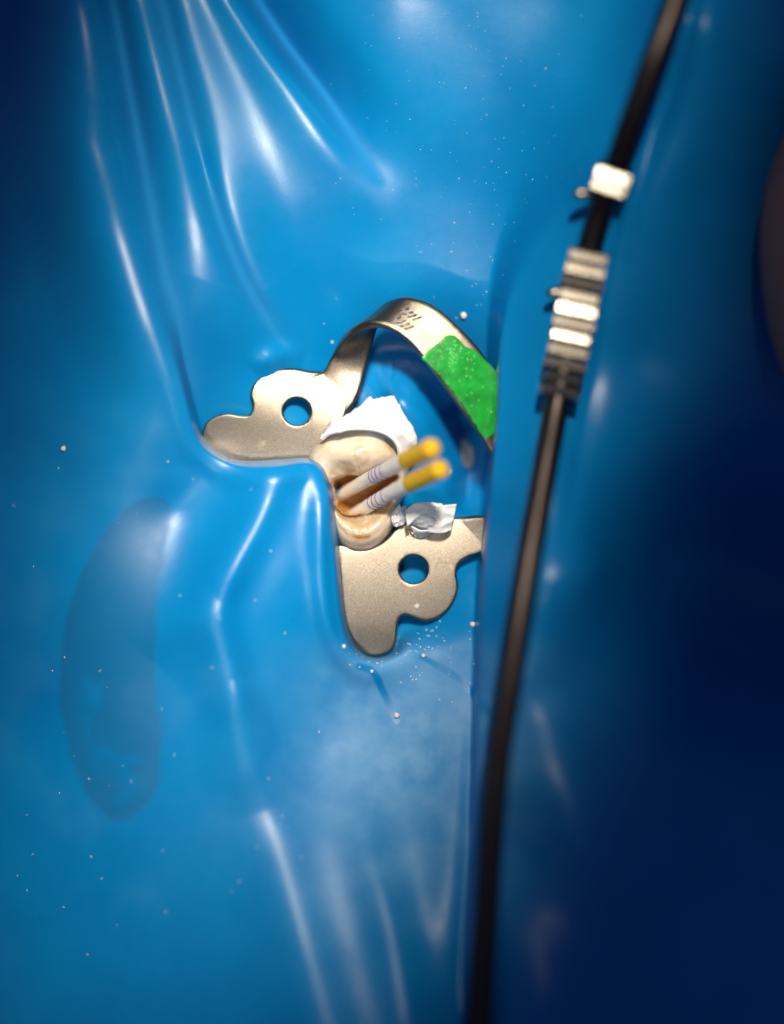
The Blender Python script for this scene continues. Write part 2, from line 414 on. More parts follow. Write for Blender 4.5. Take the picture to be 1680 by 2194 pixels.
# a little unevenness of the stretched rubber
kk = (CAM - Z) / CAM
co = np.stack([(U - 840) / K * kk, (1097 - V) / K * kk, Z], -1).reshape(-1, 3)
nu, nv = len(ul), len(vl)
idx = np.arange(nu * nv).reshape(nv, nu)
f = np.stack([idx[:-1, :-1], idx[1:, :-1], idx[1:, 1:], idx[:-1, 1:]], -1).reshape(-1, 4)
# the punched hole the tooth comes through
cu = (U[:-1, :-1] + U[1:, 1:]) / 2; cv = (V[:-1, :-1] + V[1:, 1:]) / 2
hole = (((cu - 790) / 62) ** 2 + ((cv - 1060) / 90) ** 2 < 1).ravel()
f = f[~hole]
me = bpy.data.meshes.new('rubber_dam')
me.vertices.add(len(co)); me.vertices.foreach_set('co', co.ravel())
me.loops.add(len(f) * 4); me.loops.foreach_set('vertex_index', f.ravel())
me.polygons.add(len(f)); me.polygons.foreach_set('loop_start', np.arange(len(f)) * 4)
me.update(calc_edges=True); me.validate()
def fbm(U, V, scale, seed):
    """cheap value noise for the masks"""
    r = np.random.default_rng(seed); out = np.zeros(U.shape); amp = 1.0; tot = 0
    for o in range(4):
        g = r.random((64, 64)); x = U / scale * 2 ** o; y = V / scale * 2 ** o
        xi = np.floor(x).astype(int); yi = np.floor(y).astype(int); fx = x - xi; fy = y - yi
        fx = fx * fx * (3 - 2 * fx); fy = fy * fy * (3 - 2 * fy)
        a = g[yi % 64, xi % 64]; b = g[yi % 64, (xi + 1) % 64]; c = g[(yi + 1) % 64, xi % 64]; d = g[(yi + 1) % 64, (xi + 1) % 64]
        out += amp * ((a * (1 - fx) + b * fx) * (1 - fy) + (c * (1 - fx) + d * fx) * fy); tot += amp; amp *= .55
    return out / tot
# dried oval film left of the flap, and two wiped tracks in the dust below the clamp
OV = closed_catmull([(300, 1075), (360, 1085), (352, 1180), (335, 1300), (330, 1450), (345, 1600), (330, 1700), (265, 1760), (200, 1720), (150, 1600), (130, 1450), (150, 1300), (205, 1170)], 6)
dO, _, _ = poly_dist(U, V, np.vstack([OV, OV[:1]]))
sO = np.where(in_poly(U, V, OV), dO, -dO)
fO = fbm(U, V, 150, 3)
sO = sO + (fbm(U, V, 60, 11) - .5) * 16
stain = smooth(-5, 8, sO) * (0.72 - 0.55 * smooth(.52, .62, fO) * smooth(20, 60, sO) * smooth(1350, 1500, V)) + 0.25 * np.exp(-(sO / 7) ** 2)
track = np.zeros(U.shape)
for tr in ([(770, 1428), (800, 1440), (820, 1480), (850, 1545)], [(905, 1405), (940, 1428), (985, 1455), (1020, 1495), (1050, 1530)]):
    d, _, _ = poly_dist(U, V, catmull(tr, 6)); track = np.maximum(track, 1 - smooth(4, 12, d))
powder = 0.62 * np.exp(-((U - 900) / 230) ** 2 - ((V - 1600) / 330) ** 2) * smooth(1330, 1430, V) * smooth(.2, .6, fbm(U, V, 260, 7))
powder += 0.12 * np.exp(-((U - 300) / 300) ** 2 - ((V - 1500) / 500) ** 2) * smooth(.45, .7, fbm(U, V, 320, 9))
powder = powder * (1 - track)
matte = np.zeros(U.shape)
for kd, uu, hh in FAN:
    if kd != 'c': continue
    vv_ = np.clip(V, FV[0], FV[-1]); uc = np.interp(vv_, FV, uu) + .34 * np.minimum(V, 0)
    matte = np.maximum(matte, np.exp(-((U - uc) / 26) ** 2) * smooth(0, .02, np.abs(np.interp(vv_, FV, hh))))
for nm, arr in (('matte', matte), ('stain', np.clip(stain * .8 + track * .15, 0, 1)), ('powder', np.clip(powder, 0, 1))):
    a = me.attributes.new(nm, 'FLOAT', 'POINT')
    if len(me.vertices) == nu * nv: a.data.foreach_set('value', arr.ravel().astype(np.float32))
dam = link('rubber_dam', me, M['dam'])
tag(dam, 'glossy blue rubber sheet stretched in folds round the tooth and clamp', 'rubber sheet')
so = dam.modifiers.new('thickness', 'SOLIDIFY'); so.thickness = 0.02; so.offset = -1

# ------------------------------------------------------------------ plates cut from an outline
def plate(name, outline, holes, zfun, th, r, step, mat_, parent=None, out_steps=6, jitter=0.0, drop=1.0):
    """a plate with rounded edges: outline in picture units, top at zfun(u, v)"""
    ol = closed_catmull(outline, out_steps)
    loops = [ol] + [np.array([(c[0] + c[2] * math.cos(a), c[1] + c[2] * math.sin(a)) for a in np.linspace(0, 2 * math.pi, 40, endpoint=False)]) for c in holes]
    pts, edges, loop_ids = [], [], []
    for L in loops:
        s = len(pts); n = len(L); pts += [Vector((float(a), float(b))) for a, b in L]
        edges += [(s + i, s + (i + 1) % n) for i in range(n)]; loop_ids.append(list(range(s, s + n)))
    lo = ol.min(0); hi = ol.max(0)
    gu, gv = np.meshgrid(np.arange(lo[0], hi[0], step), np.arange(lo[1], hi[1], step))
    gu = gu + rng.normal(0, jitter + .05, gu.shape); gv = gv + rng.normal(0, jitter + .05, gv.shape)
    def inside(a, b):
        ok = in_poly(a, b, ol)
        for L in loops[1:]: ok &= ~in_poly(a, b, L)
        return ok
    def dist(a, b):
        d = np.full(np.shape(a), 1e9)
        for L in loops: d = np.minimum(d, poly_dist(a, b, np.vstack([L, L[:1]]))[0])
        return d
    ok = inside(gu, gv); gu = gu[ok]; gv = gv[ok]; dd = dist(gu, gv); k = dd > step * .7; gu, gv = gu[k], gv[k]
    rp = r * K
    rings = []
    for L in loops:
        t = np.roll(L, -1, 0) - np.roll(L, 1, 0); nrm = np.stack([-t[:, 1], t[:, 0]], 1); nrm /= np.linalg.norm(nrm, axis=1)[:, None] + 1e-9
        for q in (.25, .6, 1.0):
            for sgn in (-1, 1): rings.append(L + nrm * rp * q * sgn)
    rings = np.vstack(rings)
    ok = inside(rings[:, 0], rings[:, 1]); rings = rings[ok]; dr = dist(rings[:, 0], rings[:, 1]); rings = rings[dr > rp * .2]
    dgr = dist(gu, gv); kk_ = dgr > rp * 1.15; gu, gv = gu[kk_], gv[kk_]
    pts += [Vector((float(a), float(b))) for a, b in rings] + [Vector((float(a), float(b))) for a, b in zip(gu, gv)]
    vo, _, fo, ov, _, _ = delaunay_2d_cdt(pts, edges, [], 0, 1e-4)
    pu = np.array([p[0] for p in vo]); pv = np.array([p[1] for p in vo])
    fa = np.array([tuple(x) for x in fo if len(x) == 3])
    c_u = pu[fa].mean(1); c_v = pv[fa].mean(1); fa = fa[inside(c_u, c_v)]
    d = dist(pu, pv) / K
    zz = zfun(pu, pv)
    dq = np.clip(d, 0, r); fall = (r - np.sqrt(np.maximum(r * r - (r - dq) ** 2, 0))) * drop
    top = [P(a, b, c) for a, b, c in zip(pu, pv, zz - fall)]
    bot = [P(a, b, c) for a, b, c in zip(pu, pv, zz - th)]
    n = len(top); faces = []
    for t in fa:
        a, b, c = (int(x) for x in t)
        ar = (top[b] - top[a]).cross(top[c] - top[a]).z
        if ar < 0: b, c = c, b
        faces.append((a, b, c)); faces.append((a + n, c + n, b + n))
    ec = {}
    for t in faces[::2]:
        for i in range(3):
            e = (t[i], t[(i + 1) % 3]); ec[e] = 1
    for (a, b) in list(ec):
        if (b, a) not in ec: faces.append((a, a + n, b + n, b))
    me = mesh(name, top + bot, faces)
    return link(name, me, mat_, parent)

# ------------------------------------------------------------------ clamp
clamp = empty('dam_clamp')
tag(clamp, 'sandblasted steel clamp with two perforated wings and a green marked bow', 'clamp')
clamp.location = P(860, 1000, -0.05)
def attach(o, root):
    """parent and keep the place"""
    o.parent = root; o.matrix_parent_inverse = Matrix.Translation(-Vector(root.location))

def z_up(u, v):
    y = (930 - v) / K; x = (u - 600) / K
    q = y + .25 * x - .05; qp = np.clip(q, 0, 2)
    return 0.01 + .13 * q - 0.36 * qp ** 2 - .05 * np.clip(-x - .15, 0, 2) ** 2 + .03 * x
def z_low(u, v):
    y = (1290 - v) / K; x = (u - 850) / K
    q = np.clip(y + .1, 0, 2); n_ = np.clip(-y - .1, 0, 2)
    return -0.04 + .10 * q - 0.12 * q ** 2 - .10 * n_ - .25 * n_ ** 2 + .02 * x - 0.16 * y * (y < 0) * 0 - .12 * np.clip(x - .25, 0, 2) ** 2
wing_a = plate('wing', [
    (434, 942), (438, 912), (455, 895), (485, 886), (515, 890), (534, 888), (541, 868), (536, 845), (545, 820), (566, 802), (596, 791), (632, 789), (664, 795),
    (692, 797), (712, 806), (733, 832), (744, 866), (735, 905), (722, 950), (700, 1005), (650, 1020), (560, 1020), (480, 1010), (448, 985)],
    [(636, 882, 29)], z_up, .06, .02, 6, M['clamp'])
attach(wing_a, clamp); wing_a['label'] = 'upper wing with a short tongue on the left'
wing_b = plate('wing', [
    (722, 1180), (728, 1280), (736, 1350), (758, 1392), (800, 1406), (836, 1396), (851, 1366), (852, 1336), (863, 1319), (882, 1322), (908, 1331), (938, 1325), (966, 1301),
    (982, 1262), (978, 1226), (985, 1206), (1004, 1194), (1036, 1180), (1040, 1140), (1036, 1106), (992, 1108), (930, 1112), (868, 1118), (842, 1140), (822, 1160), (792, 1176), (760, 1178), (734, 1168)],
    [(886, 1220, 30)], z_low, .06, .02, 6, M['clamp'])
attach(wing_b, clamp); wing_b['label'] = 'lower wing ending in a long rounded tongue'

BN = [(630, 818, -.085), (662, 806, -.048), (692, 796, -.040), (711, 762, .0), (728, 734, .09), (754, 711, .19), (790, 698, .26), (835, 706, .30), (880, 738, .31), (930, 800, .31), (985, 874, .29), (1035, 945, .26), (1072, 1020, .18), (1072, 1078, .08), (1040, 1104, -.03), (985, 1109, -.075), (950, 1112, -.12)]
BF = [(715, 910, -.055), (744, 884, -.008), (765, 852, -.008), (783, 795, -.03), (797, 735, .02), (808, 692, .08), (830, 656, .12), (872, 640, .17), (925, 655, .20), (985, 704, .21), (1040, 768, .19), (1088, 850, .16), (1126, 960, .08), (1124, 1070, -.04), (1090, 1140, -.06), (1010, 1190, -.085), (960, 1205, -.12)]
bn = catmull(BN, 14); bf = catmull(BF, 14)
pn = [P(*q) for q in bn]; pf = [P(*q) for q in bf]
T = len(pn); hth = 0.037
def bow_frame(i):
    a, b = pn[max(i - 1, 0)], pn[min(i + 1, T - 1)]; c, d = pf[max(i - 1, 0)], pf[min(i + 1, T - 1)]
    tan = ((b - a) + (d - c)).normalized(); w = (pf[i] - pn[i]).normalized()
    return tan, w, tan.cross(w).normalized()
verts, faces = [], []
NS = 12
# cross-section: rounded strip
sec = []
for s in np.linspace(.05, .95, NS): sec.append((s, 1.0, 0))
sec += [(.985, .82, 0), (1.0, .4, 0), (1.0, -.4, 0), (.985, -.82, 0)]
for s in np.linspace(.95, .05, NS): sec.append((s, -1.0, 0))
sec += [(.015, -.82, 0), (0, -.4, 0), (0, .4, 0), (.015, .82, 0)]
m = len(sec)
outer = []
for i in range(T):
    tan, w, n = bow_frame(i)
    # outer face bulges a touch
    for (s, h, _) in sec:
        p = pn[i].lerp(pf[i], s) + n * (h * hth)
        verts.append(p)
    for s in np.linspace(0, 1, 41): outer.append((pn[i].lerp(pf[i], s) + n * hth, pn[i].lerp(pf[i], s) - n * hth, n))
for i in range(T - 1):
    for j in range(m):
        faces.append((i * m + j, i * m + (j + 1) % m, (i + 1) * m + (j + 1) % m, (i + 1) * m + j))
faces.append(tuple(range(m))); faces.append(tuple(range((T - 1) * m, T * m)))
me = mesh('bow', verts, faces)
bm = bmesh.new(); bm.from_mesh(me); bmesh.ops.recalc_face_normals(bm, faces=bm.faces); bm.to_mesh(me); bm.free()
bow = link('bow', me, M['clamp']); attach(bow, clamp)
# which side of the strip faces the lens at the crest
def to_px(p): 
    k = CAM / (CAM - p.z); return (p.x * k * K + 840, 1097 - p.y * k * K)
mid = outer[(T * 7 // 15) * 41 + 20]
SIDE = 0 if mid[2].z > 0 else 1
osamp = [(o[SIDE], o[2] * (1 if SIDE == 0 else -1)) for o in outer]
opx = np.array([to_px(o[0]) for o in osamp]); oz = np.array([o[0].z for o in osamp])
crest = np.zeros(len(osamp), bool); crest[int(T * .30) * 41:int(T * .82) * 41] = True
def on_bow(u, v):
    d2 = np.where(crest, (opx[:, 0] - u) ** 2 + (opx[:, 1] - v) ** 2, 1e12)
    k = np.argpartition(d2, 6)[:6]; w = 1 / (d2[k] + .5); w /= w.sum()
    return float((oz[k] * w).sum()), osamp[int(k[np.argmin(d2[k])])][1]
def z_bow(us, vs): return np.array([on_bow(a, b)[0] for a, b in zip(us, vs)])

def bar(a, b, wdt, hgt, nrm, lift):
    """small bevelled bar from a to b lying on a surface with normal nrm"""
    t = (b - a); L = t.length; t.normalize(); s = nrm.cross(t).normalized(); c = (a + b) / 2 + nrm * lift
    bm = bmesh.new()
    r = bmesh.ops.create_cube(bm, size=1.0)
    for v in bm.verts: v.co = Vector((v.co.x * L, v.co.y * wdt, v.co.z * hgt))
    bmesh.ops.bevel(bm, geom=list(bm.edges), offset=min(wdt, hgt) * .35, segments=2, affect='EDGES')
    Mx = Matrix((t, s, nrm)).transposed().to_4x4(); Mx.translation = c
    bm.transform(Mx); me = bpy.data.meshes.new('bar'); bm.to_mesh(me); bm.free(); return me
strokes = [((855, 667), (877, 661)), ((864, 674), (886, 669)), ((873, 680), (894, 674)), ((884, 686), (904, 679)),
           ((838, 687), (859, 680)), ((849, 693), (870, 687)), ((858, 700), (878, 693)), ((867, 706), (887, 699))]
for a, b in strokes:
    za, na = on_bow(*a); zb, nb = on_bow(*b)
    o = link('stamped_stroke', bar(P(a[0], a[1], za), P(b[0], b[1], zb), .017, .012, (na + nb).normalized(), .0035), M['mark'], None, True)
    o.parent = bow
green = plate('colour_mark', [(904, 768), (916, 752), (938, 736), (952, 722), (966, 718), (980, 724), (998, 742), (1018, 752), (1042, 772), (1070, 806), (1092, 862), (1080, 905), (1050, 935), (1034, 934), (1010, 898), (975, 848), (938, 802), (916, 778)],
              [], lambda a, b: z_bow(a, b) + .007, .008, .004, 6, M['green'], None, 4)
green.parent = bow
green['label'] = 'bright green painted mark full of tiny bubbles'
bv, bfc = [], []
def dome(c, nrm, r, h=None, seg=7, odd=0.0):
    h = h or r * .7
    t = nrm.orthogonal().normalized(); s = nrm.cross(t)
    if odd:
        a0 = rng.uniform(0, 6.28); t, s = (t * math.cos(a0) + s * math.sin(a0)) * (1 + odd), (s * math.cos(a0) - t * math.sin(a0)) * (1 - odd * .5)
    b0 = len(bv)
    for q, (rr, hh) in enumerate(((1, 0), (.8, .55), (.45, .88))):
        for i in range(seg):
            a = i / seg * 2 * math.pi; bv.append(c + (t * math.cos(a) + s * math.sin(a)) * r * rr + nrm * h * hh)
    bv.append(c + nrm * h)
    for q in range(2):
        for i in range(seg): bfc.append((b0 + q * seg + i, b0 + q * seg + (i + 1) % seg, b0 + (q + 1) * seg + (i + 1) % seg, b0 + (q + 1) * seg + i))
    for i in range(seg): bfc.append((b0 + 2 * seg + i, b0 + 2 * seg + (i + 1) % seg, b0 + 3 * seg))
for i in range(120):
    if i < 75: u, v = rng.normal(972, 24), rng.normal(752, 17)
    else: u, v = rng.uniform(915, 1060), rng.uniform(740, 900)
    if not in_poly(np.array([u]), np.array([v]), [(912, 768), (950, 728), (970, 724), (1015, 757), (1060, 815), (1070, 870), (1040, 915), (980, 845), (930, 785)])[0]: continue
    z, n = on_bow(u, v); dome(P(u, v, z + .006), n, rng.uniform(.006, .016))
bub = link('paint_bubbles', mesh('paint_bubbles', bv, bfc), M['bubble'])
bub.parent = green; bub['kind'] = 'stuff'

# ------------------------------------------------------------------ tooth
tooth = empty('molar_tooth'); tooth.location = P(785, 1060, -.5)
tag(tooth, 'opened molar with cream enamel and a brown hollow, gripped by the clamp', 'tooth')
TC = np.array([785., 1060.])
OUT = [(655, 985), (660, 962), (676, 942), (702, 926), (742, 913), (790, 907), (838, 918), (866, 948), (876, 1000), (870, 1050), (852, 1092), (842, 1135), (825, 1163), (796, 1184), (762, 1187), (735, 1177), (716, 1145), (706, 1090), (698, 1040), (676, 1010)]
CAV = [(714, 1055), (718, 1030), (740, 1020), (775, 1018), (810, 1013), (838, 1008), (852, 1022), (848, 1048), (830, 1074), (800, 1092), (768, 1104), (742, 1104), (722, 1086)]
def radial(pts, th):
    c = closed_catmull(pts, 12) - TC; a = np.arctan2(-c[:, 1], c[:, 0]); r = np.hypot(c[:, 0], c[:, 1]); o = np.argsort(a); a, r = a[o], r[o]
    return np.interp(th, np.concatenate([a - 2 * np.pi, a, a + 2 * np.pi]), np.tile(r, 3))
NT = 160
TH = np.linspace(-np.pi, np.pi, NT, endpoint=False)
ro, ri = radial(OUT, TH), radial(CAV, TH)
ri = ri * np.array([1 + .07 * noise.noise(Vector((math.cos(a) * 2.5, math.sin(a) * 2.5, 1.3))) + .05 * noise.noise(Vector((math.cos(a) * 8, math.sin(a) * 8, 4.3))) for a in TH])
up = np.clip(np.sin(TH - .15), 0, 1)          # towards the big cusp
dn = np.clip(np.sin(-TH), 0, 1)
lf = np.clip(-np.cos(TH), 0, 1)
zin = -.05 + .06 * up - .10 * dn - .02 * lf
ztop = .0 + .24 * up ** 1.6 + .10 * dn ** 1.5
zout = -.20 - .05 * dn + .02 * up
rows, zr_, kind = [], [], []
for t in np.linspace(0, 1, 26):
    r = ri + (ro - ri) * t
    if t < .46: z = zin + (ztop - zin) * (1 - (1 - t / .46) ** 2)
    else: z = zout + (ztop - zout) * math.sqrt(max(0, 1 - ((t - .46) / .54) ** 2))
    # the pale lower wall is a shell with a groove along its crest
    z = z - .012 * dn ** 2 * np.exp(-((t - .60) / .08) ** 2)
    rows.append(r); zr_.append(z); kind.append(t)
for (s, z) in ((.995, -.30), (.97, -.42), (.92, -.55), (.88, -.8), (.85, -1.1)):
    rows.append(ro * s); zr_.append(np.full(NT, z)); kind.append(2)
vt, st, pl = [], [], []
for r, z, t in zip(rows, zr_, kind):
    for j in range(NT):
        u = TC[0] + r[j] * math.cos(TH[j]); v = TC[1] - r[j] * math.sin(TH[j])
        q = Vector((u / 30, v / 30, z[j] * 8))
        z_ = z[j] + (noise.noise(q * .6) * .03 + noise.noise(q * 2.7) * .006) * (1 if t < .9 else .3)
        vt.append(P(u, v, z_))
        s_ = dn[j] ** 2 * (1 if math.cos(TH[j]) < .1 else .15) * math.exp(-((t - .60) / .07) ** 2) * min(1, max(0, .6 + noise.noise(q * 1.7) * 1.2)) if t <= 1 else 0
        s_ = max(s_, .75 * max(0, 1 - t / .10) if t <= 1 else .3)
        st.append(min(1, s_))
        pl.append(max(0, min(1, (lf[j] * up[j] * 1.5 * math.exp(-((t - .55) / .22) ** 2) + .2 * math.exp(-((t - .12) / .05) ** 2) + .5 * dn[j] * (t > .6)) * (.6 + .8 * noise.noise(q * 2)))) if t <= 1 else .2)
R_ = len(rows)
ft = [(i * NT + j, (i + 1) * NT + j, (i + 1) * NT + (j + 1) % NT, i * NT + (j + 1) % NT) for i in range(R_ - 1) for j in range(NT)]
me = mesh('crown', vt, ft)
for nm, arr in (('stain', st), ('pale', pl)):
    a = me.attributes.new(nm, 'FLOAT', 'POINT'); a.data.foreach_set('value', np.array(arr, np.float32))
crown = link('crown', me, M['enamel']); attach(crown, tooth)
rows, zr_ = [], []
for (s, z) in ((1.0, None), (.97, -.05), (.95, -.12), (.92, -.22), (.88, -.34), (.80, -.44), (.6, -.50), (.35, -.52), (.05, -.53)):
    rows.append(ri * s); zr_.append(np.full(NT, z) if z is not None else None)
vt = []
for i, r in enumerate(rows):
    for j in range(NT):
        u = TC[0] + r[j] * math.cos(TH[j]); v = TC[1] - r[j] * math.sin(TH[j])
        if i == 0: p = crown.data.vertices[j].co.copy()
        else:
            q = Vector((u / 18, v / 18, zr_[i][j] * 12)); p = P(u, v, zr_[i][j] + noise.noise(q) * .05 * min(1, i / 2))
        vt.append(p)
ft = [(i * NT + (j + 1) % NT, (i + 1) * NT + (j + 1) % NT, (i + 1) * NT + j, i * NT + j) for i in range(len(rows) - 1) for j in range(NT)]
ft.append(tuple(range((len(rows) - 1) * NT, len(rows) * NT)))
cav = link('cavity', mesh('cavity', vt, ft), M['dentin']); attach(cav, tooth)
cav['label'] = 'hollow drilled into the tooth, orange brown inside'

# ------------------------------------------------------------------ paper points
def tube(axis, radii, seg=24, wob=0.0):
    """tube along a list of points with the given radii, closed at both ends"""
    vts, fcs = [], []
    n = len(axis)
    d0 = (axis[-1] - axis[0]).normalized(); ref = d0.orthogonal().normalized()
    for i, (p, r) in enumerate(zip(axis, radii)):
        d = (axis[min(i + 1, n - 1)] - axis[max(i - 1, 0)]).normalized()
        s = (ref - d * ref.dot(d)).normalized(); t = d.cross(s)
        for j in range(seg):
            a = j / seg * 2 * math.pi
            rr = r * (1 + wob * noise.noise(Vector((i * .35, math.cos(a) * 1.5, math.sin(a) * 1.5))))
            vts.append(p + (s * math.cos(a) + t * math.sin(a)) * rr)
    for i in range(n - 1):
        for j in range(seg): fcs.append((i * seg + j, i * seg + (j + 1) % seg, (i + 1) * seg + (j + 1) % seg, (i + 1) * seg + j))
    fcs.append(tuple(range(seg))[::-1]); fcs.append(tuple(range((n - 1) * seg, n * seg)))
    return vts, fcs
def paper_point(a, b, split, rings, label):
    root = empty('paper_point'); root.location = a
    tag(root, label, 'paper point', 'paper points standing in the tooth')
    bend = Vector((rng.uniform(-.02, .02), rng.uniform(.01, .03), 0))
    ax = lambda t: a.lerp(b, t) + bend * math.sin(math.pi * t)
    rad = lambda t: .047 + .031 * min(1, t * 1.15)
    ts = np.linspace(0, split, 40)
    v, f_ = tube([ax(t) for t in ts], [rad(t) for t in ts], 24, .07)
    o = link('shaft', mesh('shaft', v, f_), M['paper']); attach(o, root)
    ts = list(np.linspace(split, .975, 14)) + [.985, .993, .998, 1.0]
    end = [1] * 14 + [.94, .80, .58, .30]
    v, f_ = tube([ax(t) for t in ts], [rad(t) * e * 1.015 for t, e in zip(ts, end)], 24, .02)
    o = link('yellow_end', mesh('yellow_end', v, f_), M['yellow']); attach(o, root)
    for t, wd in rings:
        ts2 = [t - wd, t - wd * .9, t + wd * .9, t + wd]
        v, f_ = tube([ax(q) for q in ts2], [rad(q) * s for q, s in zip(ts2, (.97, 1.055, 1.055, .97))], 24, 0)
        o = link('depth_ring', mesh('depth_ring', v, f_), M['ring']); attach(o, root)
    return root
paper_point(P(712, 1070, -.52), P(931, 957, 1.1), .725, [(.435, .005), (.465, .005), (.50, .006), (.545, .004)], 'white paper point with violet rings and a yellow end, the upper of two')
paper_point(P(735, 1118, -.52), P(949, 1003, 1.1), .70, [(.345, .004), (.385, .004), (.425, .004), (.485, .003)], 'white paper point with crisp violet rings and a yellow end, the lower of two')

# ------------------------------------------------------------------ tape
def crumple(p, s, seed):
    q = Vector((p[0] * s + seed, p[1] * s - seed, p[2] * s))
    return 1 - 2 * abs(noise.noise(q))
IN = catmull([(688, 942), (705, 932), (748, 923), (795, 924), (828, 934), (846, 952), (856, 975)], 12)
OU = catmull([(694, 925), (702, 912), (716, 893), (738, 892), (772, 868), (793, 850), (800, 856), (845, 851), (867, 890), (885, 916), (894, 948), (876, 974)], 8)
def resample(c, n):
    d = np.concatenate([[0], np.cumsum(np.hypot(*np.diff(c, axis=0).T))]); t = np.linspace(0, d[-1], n)
    return np.stack([np.interp(t, d, c[:, 0]), np.interp(t, d, c[:, 1])], 1)
NA, NB = 110, 46
ci, co_ = resample(IN, NA), resample(OU, NA)
vt = []
for i in range(NA):
    for j in range(NB):
        t = j / (NB - 1); s = i / (NA - 1)
        u, v = ci[i] * (1 - t) + co_[i] * t
        jag = (noise.noise(Vector((i * .16, 3.1, 0))) * 7 + noise.noise(Vector((i * .5, 7.1, 0))) * 2.5) * max(0, t - .75) * 4 * (1 if s < .62 else .35)
        dirv = co_[i] - ci[i]; dirv = dirv / (np.hypot(*dirv) + 1e-6)
        u += dirv[0] * jag; v += dirv[1] * jag
        z = .24 + .10 * math.sin(math.pi * min(1, t * 1.3) * .5) - .10 * t ** 2 - .12 * (1 - min(1, s * 5)) - .10 * max(0, s - .8) * 5
        z += .03 * crumple((u / 100, v / 100, 0), 1.5, 5) * (.25 + t) + .010 * crumple((u / 100, v / 100, 0), 4.0, 2) * (.3 + t) * (1 if s < .5 else .4)
        # pleats fanning out from the tooth
        z += .012 * math.sin(s * 26 + 5 * t + 3 * noise.noise(Vector((s * 6, t * 2, 1)))) * t * (1 if s < .55 else .4)
        # rolled rim along the tooth
        z += .05 * math.exp(-((t - .05) / .06) ** 2)
        vt.append(P(u, v, z))
ft = [(i * NB + j, i * NB + j + 1, (i + 1) * NB + j + 1, (i + 1) * NB + j) for i in range(NA - 1) for j in range(NB - 1)]
me = mesh('tape_sheet', vt, ft)
bm = bmesh.new(); bm.from_mesh(me); bm.normal_update()
if sum(f_.normal.z for f_ in bm.faces) < 0: bmesh.ops.reverse_faces(bm, faces=bm.faces)
bm.to_mesh(me); bm.free()
tape = link('tape_scrap', me, M['teflon'])
tag(tape, 'torn white tape sheet wrapped round the upper cusp of the tooth', 'tape')
sm = tape.modifiers.new('thickness', 'SOLIDIFY'); sm.thickness = .018; sm.offset = -1
recenter(tape)

def crumpled_blob(cu, cv, cz, su, sv, sz, seed, lobes):
    bm = bmesh.new(); bmesh.ops.create_icosphere(bm, subdivisions=6, radius=1.0)
    r2 = random.Random(seed)
    planes = []
    for i in range(26):
        n = Vector((r2.gauss(0, 1), r2.gauss(0, 1), r2.gauss(0, .8))).normalized(); planes.append((n, r2.uniform(.72, 1.0)))
    c = P(cu, cv, cz)
    for v in bm.verts:
        d = v.co.normalized(); r = 1.25
        for n, h in planes:
            k = n.dot(d)
            if k > .2: r = min(r, h / k)
        cr = 1 - abs(noise.noise(d * 1.7 + Vector((seed, 0, 0)))) * 2.4
        cr2 = 1 - abs(noise.noise(d * 4.0 + Vector((0, seed, 0)))) * 2.2
        r = r * (.86 + .16 * cr + .05 * cr2)
        p = d * r
        q = Vector((p.x * su, p.y * sv, p.z * sz))
        v.co = q
    me = bpy.data.meshes.new('tape_ball'); 
    bm.transform(Matrix.Translation(c)); bm.to_mesh(me); bm.free()
    return me
ball = empty('tape_scrap'); ball.location = P(905, 1110, .0)
tag(ball, 'small crumpled white tape wad resting on the lower clamp wing', 'tape')
o = link('crumpled_body', crumpled_blob(922, 1108, .07, .225, .135, .14, 11, 0), M['teflon']); attach(o, ball)
o = link('twisted_neck', crumpled_blob(856, 1106, .03, .075, .10, .10, 5, 0), M['teflon']); attach(o, ball)
# folded flap with a straight cut edge on the right, and a curled lip on top
def ribbon(name, ctrl_a, ctrl_b, amp, seed, th=.014):
    A = catmull(ctrl_a, 8); B = catmull(ctrl_b, 8); n = len(A); mB = 18; vt = []
    for i in range(n):
        for j in range(mB):
            t = j / (mB - 1); q = A[i] * (1 - t) + B[i] * t
            z = q[2] + amp * crumple((q[0] / 100, q[1] / 100, 0), 5.0, seed) + amp * .5 * math.sin(t * math.pi)
            vt.append(P(q[0], q[1], z))
    ft = [(i * mB + j, i * mB + j + 1, (i + 1) * mB + j + 1, (i + 1) * mB + j) for i in range(n - 1) for j in range(mB - 1)]
    me = mesh(name, vt, ft); bm = bmesh.new(); bm.from_mesh(me); bm.normal_update()
    if sum(f_.normal.z for f_ in bm.faces) < 0: bmesh.ops.reverse_faces(bm, faces=bm.faces)
    bm.to_mesh(me); bm.free()
    o = link(name, me, M['teflon']); attach(o, ball)
    s = o.modifiers.new('thickness', 'SOLIDIFY'); s.thickness = th; s.offset = -1
ribbon('folded_flap', [(930, 1090, .17), (950, 1084, .20), (978, 1082, .18)], [(915, 1140, .12), (945, 1143, .14), (968, 1135, .11)], .02, 3)
ribbon('curled_lip', [(868, 1094, .14), (890, 1078, .20), (918, 1076, .22), (938, 1088, .16)], [(872, 1128, .17), (895, 1108, .22), (915, 1100, .23), (930, 1104, .20)], .025, 8)
ribbon('hanging_fold', [(880, 1128, .12), (902, 1138, .13), (925, 1136, .12)], [(888, 1146, .03), (905, 1153, .02), (922, 1146, .03)], .015, 6)

